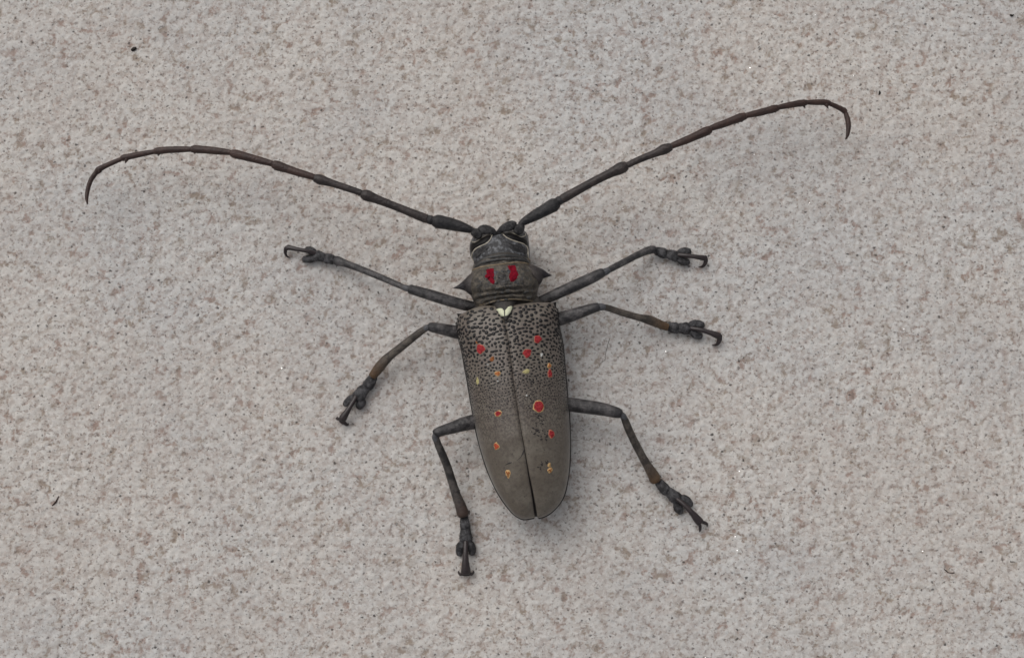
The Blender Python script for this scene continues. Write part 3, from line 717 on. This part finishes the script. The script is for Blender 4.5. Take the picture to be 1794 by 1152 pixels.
leg('leg', [(875, 548, 4.5, 18), (832, 538, 5.6, 19), (800, 530.5, 6.3, 20), (765, 520, 6.8, 20), (735, 511, 7, 18.5), (718, 506, 7, 16.5)],
    [(722, 507, 7, 11), (713, 505, 6.9, 11.5), (708, 503, 6.8, 10)],
    [(714, 506, 6.9, 9.5), (700, 500, 6.5, 10.5), (670, 487, 5.4, 11.5), (635, 472.5, 4.0, 12), (608, 462.5, 2.9, 13), (593, 457.5, 2.2, 17), (588, 455.5, 2.0, 16)],
    [(592, 460, 2.0, 589, 468.5, 1.6)], 'leg',
    [tseg((589, 456), (569, 451.5), 20), tseg((571, 452), (551, 446.5), 20)],
    [[(553, 444, 1.2, 8), (545, 439, 1.15, 11), (537, 436.5, 1.0, 8)], [(553, 450, 1.2, 9), (544, 453, 1.0, 12), (533, 454, .9, 9)]],
    [(553, 444, 1.5, 7), (540, 440, 1.9, 7), (523, 437, 2.0, 7.5), (508, 434, 1.8, 9), (503, 434, 1.6, 10)],
    [[(506, 433, 1.6, 7), (501, 434, 1.5, 6), (499.5, 441, 1.2, 5.5), (502, 448, .7, 4), (507.5, 451.5, .3, 1.5)], [(508, 431.5, 1.7, 5), (504, 431, 1.5, 4.5), (501, 436, 1.0, 4), (502.5, 442, .4, 1.5)]])
leg('leg', [(850, 595, 4.0, 20), (800, 582, 5.8, 23), (785, 578.5, 6.4, 21.5), (770, 575.5, 6.8, 19.5), (757, 573, 7, 17.5), (752, 572.5, 7, 15)],
    [(756, 573, 7, 10.5), (748, 574, 6.9, 11.5), (744, 576.5, 6.8, 9.5)],
    [(750, 573.5, 6.9, 9.5), (741, 578, 6.6, 12), (725, 590, 5.8, 13.5), (705, 606, 4.7, 14.5), (687, 620, 3.6, 15), (674, 632, 2.9, 17.5), (664, 644, 2.3, 18.5), (656, 654, 1.9, 16), (652, 659, 1.7, 14)],
    [(656, 650, 2.0, 647.5, 652.5, 1.5), (658, 660, 1.8, 657, 665.5, 1.4)], 'tibia',
    [tseg((655, 659), (642, 679), 22), tseg((642, 676), (625, 698), 24)],
    [[(625, 694, 1.2, 10), (616, 699, 1.1, 13), (609, 703, 1.0, 10), (605, 708, .9, 8)], [(634, 699, 1.2, 10), (633, 705, 1.1, 13), (629, 712, 1.0, 10)]],
    [(624, 694, 1.6, 8), (617, 706, 1.9, 8), (609, 719, 1.9, 10), (602, 730, 1.6, 14), (599, 735, 1.4, 13)],
    [[(601, 731, 1.5, 6), (595, 733.5, 1.3, 6), (590, 732.5, .8, 4.5), (592, 729.5, .3, 1.5)], [(599, 735, 1.4, 7), (603, 740, 1.2, 6.5), (608, 743.5, .8, 5.5), (611, 741, .3, 1.5)], [(596, 736, 1.4, 6), (600, 740.5, 1.1, 5), (604, 742, .7, 4)]])
leg('leg', [(885, 730, 4.2, 24), (832, 738, 5.4, 26.5), (812, 742.5, 6.0, 24.5), (795, 748, 6.5, 21.5), (778, 753, 6.9, 19), (766, 757.5, 7, 17), (763, 760, 7, 14)],
    [(765, 758, 6.9, 12), (762.5, 765, 6.8, 11.5), (764, 771, 6.6, 10.5)],
    [(763.5, 764, 6.8, 10.5), (767, 777, 6.3, 12.5), (774, 793, 5.6, 13.5), (783, 815, 4.6, 14), (791, 840, 3.5, 14.5), (799, 865, 2.6, 16), (807, 886, 2.0, 19), (811, 899, 1.7, 21), (812, 903, 1.6, 18)],
    [(803, 897, 1.7, 800.5, 903.5, 1.4), (820, 895, 1.7, 823, 901, 1.4)], 'tibia_dull',
    [tseg((813, 903), (816, 928), 18.5), tseg((816, 925), (816.5, 949), 23.5)],
    [[(812, 949, 1.2, 10), (807.5, 957, 1.15, 13), (805.5, 964, 1.0, 11), (805, 970, .9, 8)], [(821, 949, 1.2, 10), (825, 957, 1.15, 13), (827, 964, 1.0, 11), (827, 969, .9, 8)]],
    [(816, 948, 1.7, 8), (815.5, 965, 2.0, 8.5), (815.5, 982, 1.9, 12), (816, 997, 1.6, 16), (816, 1003, 1.4, 16)],
    [[(811, 1003, 1.4, 6), (807, 1005.5, 1.1, 5.5), (803.5, 1002, .6, 3.5), (804.5, 998.5, .3, 1.2)], [(821, 1003, 1.4, 6), (826, 1005, 1.1, 5.5), (829.5, 1001.5, .6, 3.5), (828.5, 998.5, .3, 1.2)], [(808, 1005, 1.3, 4.5), (816, 1006.5, 1.3, 4.5), (825, 1005, 1.2, 4.5)]])
leg('leg', [(905, 545, 4.5, 16), (948, 527, 5.6, 18), (980, 512.5, 6.2, 20), (1010, 499, 6.7, 21), (1035, 487.5, 7, 20), (1052, 479, 7, 18), (1057, 477, 7, 15)],
    [(1054, 478.5, 7, 12), (1061, 476, 6.9, 13), (1066, 473, 6.8, 11)],
    [(1060, 476, 6.9, 10), (1072, 470, 6.3, 11.5), (1095, 458, 5.0, 12), (1115, 447.5, 3.8, 12.5), (1132, 440, 2.7, 14), (1143, 437, 2.1, 14.5), (1148, 437.5, 1.9, 12)],
    [(1146, 441, 2.0, 1150, 446, 1.5)], 'leg',
    [tseg((1148, 438.5), (1167, 445), 20), tseg((1167, 444), (1188, 450), 21)],
    [[(1188, 445, 1.2, 9), (1196, 441, 1.15, 12), (1205, 440.5, 1.0, 11), (1208, 441, .9, 8)], [(1188, 453, 1.2, 9), (1197, 458, 1.1, 12), (1205, 459, .95, 9)]],
    [(1188, 446, 1.6, 7), (1202, 447.5, 2.0, 7.5), (1218, 449.5, 2.0, 8), (1230, 451.5, 1.8, 10), (1235, 452, 1.6, 10)],
    [[(1232, 452, 1.6, 8), (1236.5, 454, 1.4, 8), (1235.5, 461, 1.1, 7), (1231, 466.5, .7, 5), (1224, 467.5, .3, 1.4)], [(1233, 450, 1.7, 5), (1237, 450, 1.6, 5), (1237, 458, .9, 4), (1233, 464, .4, 1.4)]])
leg('leg', [(925, 576, 4.2, 20), (978, 559.5, 5.8, 24), (1000, 552.5, 6.4, 23), (1020, 546, 6.8, 20.5), (1038, 540, 7, 18), (1048, 537.5, 7, 16)],
    [(1044, 538.5, 7, 11), (1053, 537.5, 6.9, 13), (1059, 538, 6.8, 11)],
    [(1052, 537.5, 6.9, 10), (1064, 539, 6.5, 11.5), (1085, 546, 5.5, 12), (1105, 552, 4.5, 12.5), (1122, 556.5, 3.6, 13), (1138, 560.5, 2.9, 17), (1152, 566, 2.3, 16), (1164, 571, 1.8, 14.5), (1170, 573, 1.7, 13)],
    [(1163, 566, 1.9, 1171, 562.5, 1.5), (1156, 573, 2.0, 1158, 578, 1.5)], 'tibia',
    [tseg((1169, 572), (1189, 575), 21), tseg((1188, 574), (1208, 575.5), 23)],
    [[(1208, 571, 1.2, 10), (1217, 568.5, 1.15, 14), (1227, 568.5, 1.0, 12), (1231, 569, .9, 9)], [(1210, 580, 1.2, 9), (1219, 586, 1.1, 12), (1227, 588, .95, 9)]],
    [(1210, 574.5, 1.6, 7), (1225, 577, 2.0, 7.5), (1241, 581.5, 2.0, 9), (1255, 586.5, 1.8, 12), (1260, 588.5, 1.6, 12)],
    [[(1257, 588, 1.6, 9), (1261, 591, 1.4, 9), (1259, 599, 1.1, 8), (1255, 603.5, .7, 5), (1247, 604.5, .3, 1.4)], [(1259, 586, 1.7, 5), (1263, 588, 1.6, 5), (1262, 596, .9, 4.5), (1258, 602, .4, 1.4)]])
leg('leg', [(940, 705, 4.2, 24), (996, 708, 5.4, 25), (1020, 711, 6.0, 24.5), (1048, 715, 6.5, 24), (1068, 719, 6.9, 21.5), (1082, 723, 7, 19), (1087, 725.5, 7, 15)],
    [(1084, 725, 6.9, 11), (1091, 728, 6.8, 11.5), (1095, 733, 6.6, 10)],
    [(1091, 727.5, 6.8, 10), (1096, 738, 6.3, 13), (1102, 753, 5.7, 13.8), (1112, 774, 4.7, 14), (1124, 797, 3.5, 14.3), (1135, 816, 2.6, 16), (1144, 831, 2.0, 19.5), (1148, 839, 1.7, 20), (1150, 843, 1.6, 17)],
    [(1153, 834, 1.7, 1160, 835.5, 1.4), (1140, 840, 1.7, 1141, 847, 1.4)], 'tibia',
    [tseg((1152, 842), (1170, 862), 20), tseg((1170, 859), (1189, 876), 23)],
    [[(1190, 872, 1.2, 9), (1199, 874.5, 1.15, 13), (1207, 880, 1.0, 11), (1210, 884, .9, 8)], [(1185, 880, 1.2, 9), (1188, 889, 1.1, 13), (1192, 896, .95, 9)]],
    [(1186, 873, 1.7, 7), (1198, 883, 2.0, 7.5), (1210, 895, 2.0, 9.5), (1221, 908, 1.7, 14), (1227, 915, 1.5, 14)],
    [[(1223, 913, 1.5, 6.5), (1226, 920, 1.1, 6), (1226.5, 927, .7, 5), (1225, 931.5, .3, 1.4)], [(1228, 913, 1.5, 6.5), (1234, 915, 1.1, 6), (1238.5, 917.5, .7, 5), (1239, 922, .3, 1.4)]])

# ---------------------------------------------------------------- litter on the stone
def lying(pts, name, mat, label, cat, flat=.7):
    mb = MB(); q = catmull(pts, 6); C = []; R = []
    for p in q:
        r = p[2] * .5 * MM(0); c = P(p[0], p[1], 0); C.append(Vector((c.x, c.y, gz(c.x, c.y) + r * flat * .75))); R.append(r)
    mb.tube(C, R, n=9, flat=flat, bumps=.12)
    org = sum((v for v in mb.v), Vector()) / len(mb.v); org.z = min(v.z for v in mb.v)
    mb.v = [v - org for v in mb.v]
    o = mb.build(name, M[mat]); o.location = org * K; o['label'] = label; o['category'] = cat; return o
lying([(231, 88, 5), (234, 86.5, 7), (238, 85, 5)], 'grit_grain', 'grit', 'largest round black grit grain on the bare stone', 'grit')
lying([(1541, 160, 2.2), (1541.5, 162.5, 3.6), (1540.5, 166, 2.2)], 'grit_grain', 'grit', 'small upright black grit grain close to the hooked antenna tip', 'grit')
lying([(1770, 26, 2.4), (1772.5, 27.5, 4.2), (1776, 26, 1.8)], 'grit_grain', 'grit', 'small black grit grain with one pointed end, far beyond both antennae', 'grit')
lying([(91.5, 885, 2), (96, 881, 2.8), (99.5, 876, 3), (103, 868.5, 1.6)], 'litter_sliver', 'brownbit', 'thin bent reddish brown sliver of litter lying on stone', 'litter')
lying([(1654, 996, 1.0), (1658, 999, 2.0), (1662, 1002.5, 1.6), (1672, 1003, 1.9)], 'litter_sliver', 'brownbit', 'short curved dark fibre lying on stone', 'litter')
lying([(1068, 593, 1.0), (1064, 607, .9), (1060.5, 622, .9), (1060, 630, .8), (1052, 636, .8), (1050, 642, .9)], 'hair_strand', 'hair', 'fine grey hair on stone beside the elytra and middle leg', 'hair', flat=1)
# glinting mica flakes in the stone
mb = MB(); rr = random.Random(21)
for k in range(230):
    x, y = rr.uniform(-105, 105), rr.uniform(-75, 75); r = rr.uniform(.035, .10)
    n = Vector((rr.gauss(0, .45), rr.gauss(0, .45), 1)).normalized(); a = n.orthogonal().normalized(); b = n.cross(a)
    c = Vector((x, y, gz(x, y) + r * .5))
    top = [mb.vert(c + a * math.cos(q) * r + b * math.sin(q) * r * .8) for q in (0, 1.1, 2.2, 3.3, 4.4, 5.3)]
    bot = [mb.vert(c - n * r * .8 + a * math.cos(q) * r * .8 + b * math.sin(q) * r * .7) for q in (0, 1.1, 2.2, 3.3, 4.4, 5.3)]
    mb.face(top)
    for i in range(6): mb.face((top[i], bot[i], bot[(i + 1) % 6], top[(i + 1) % 6]))
mo = mb.build('mica_flakes', M['mica'], smooth=False); mo['kind'] = 'stuff'; mo['label'] = 'tiny glinting mica flakes scattered in the stone'; mo['category'] = 'mica'
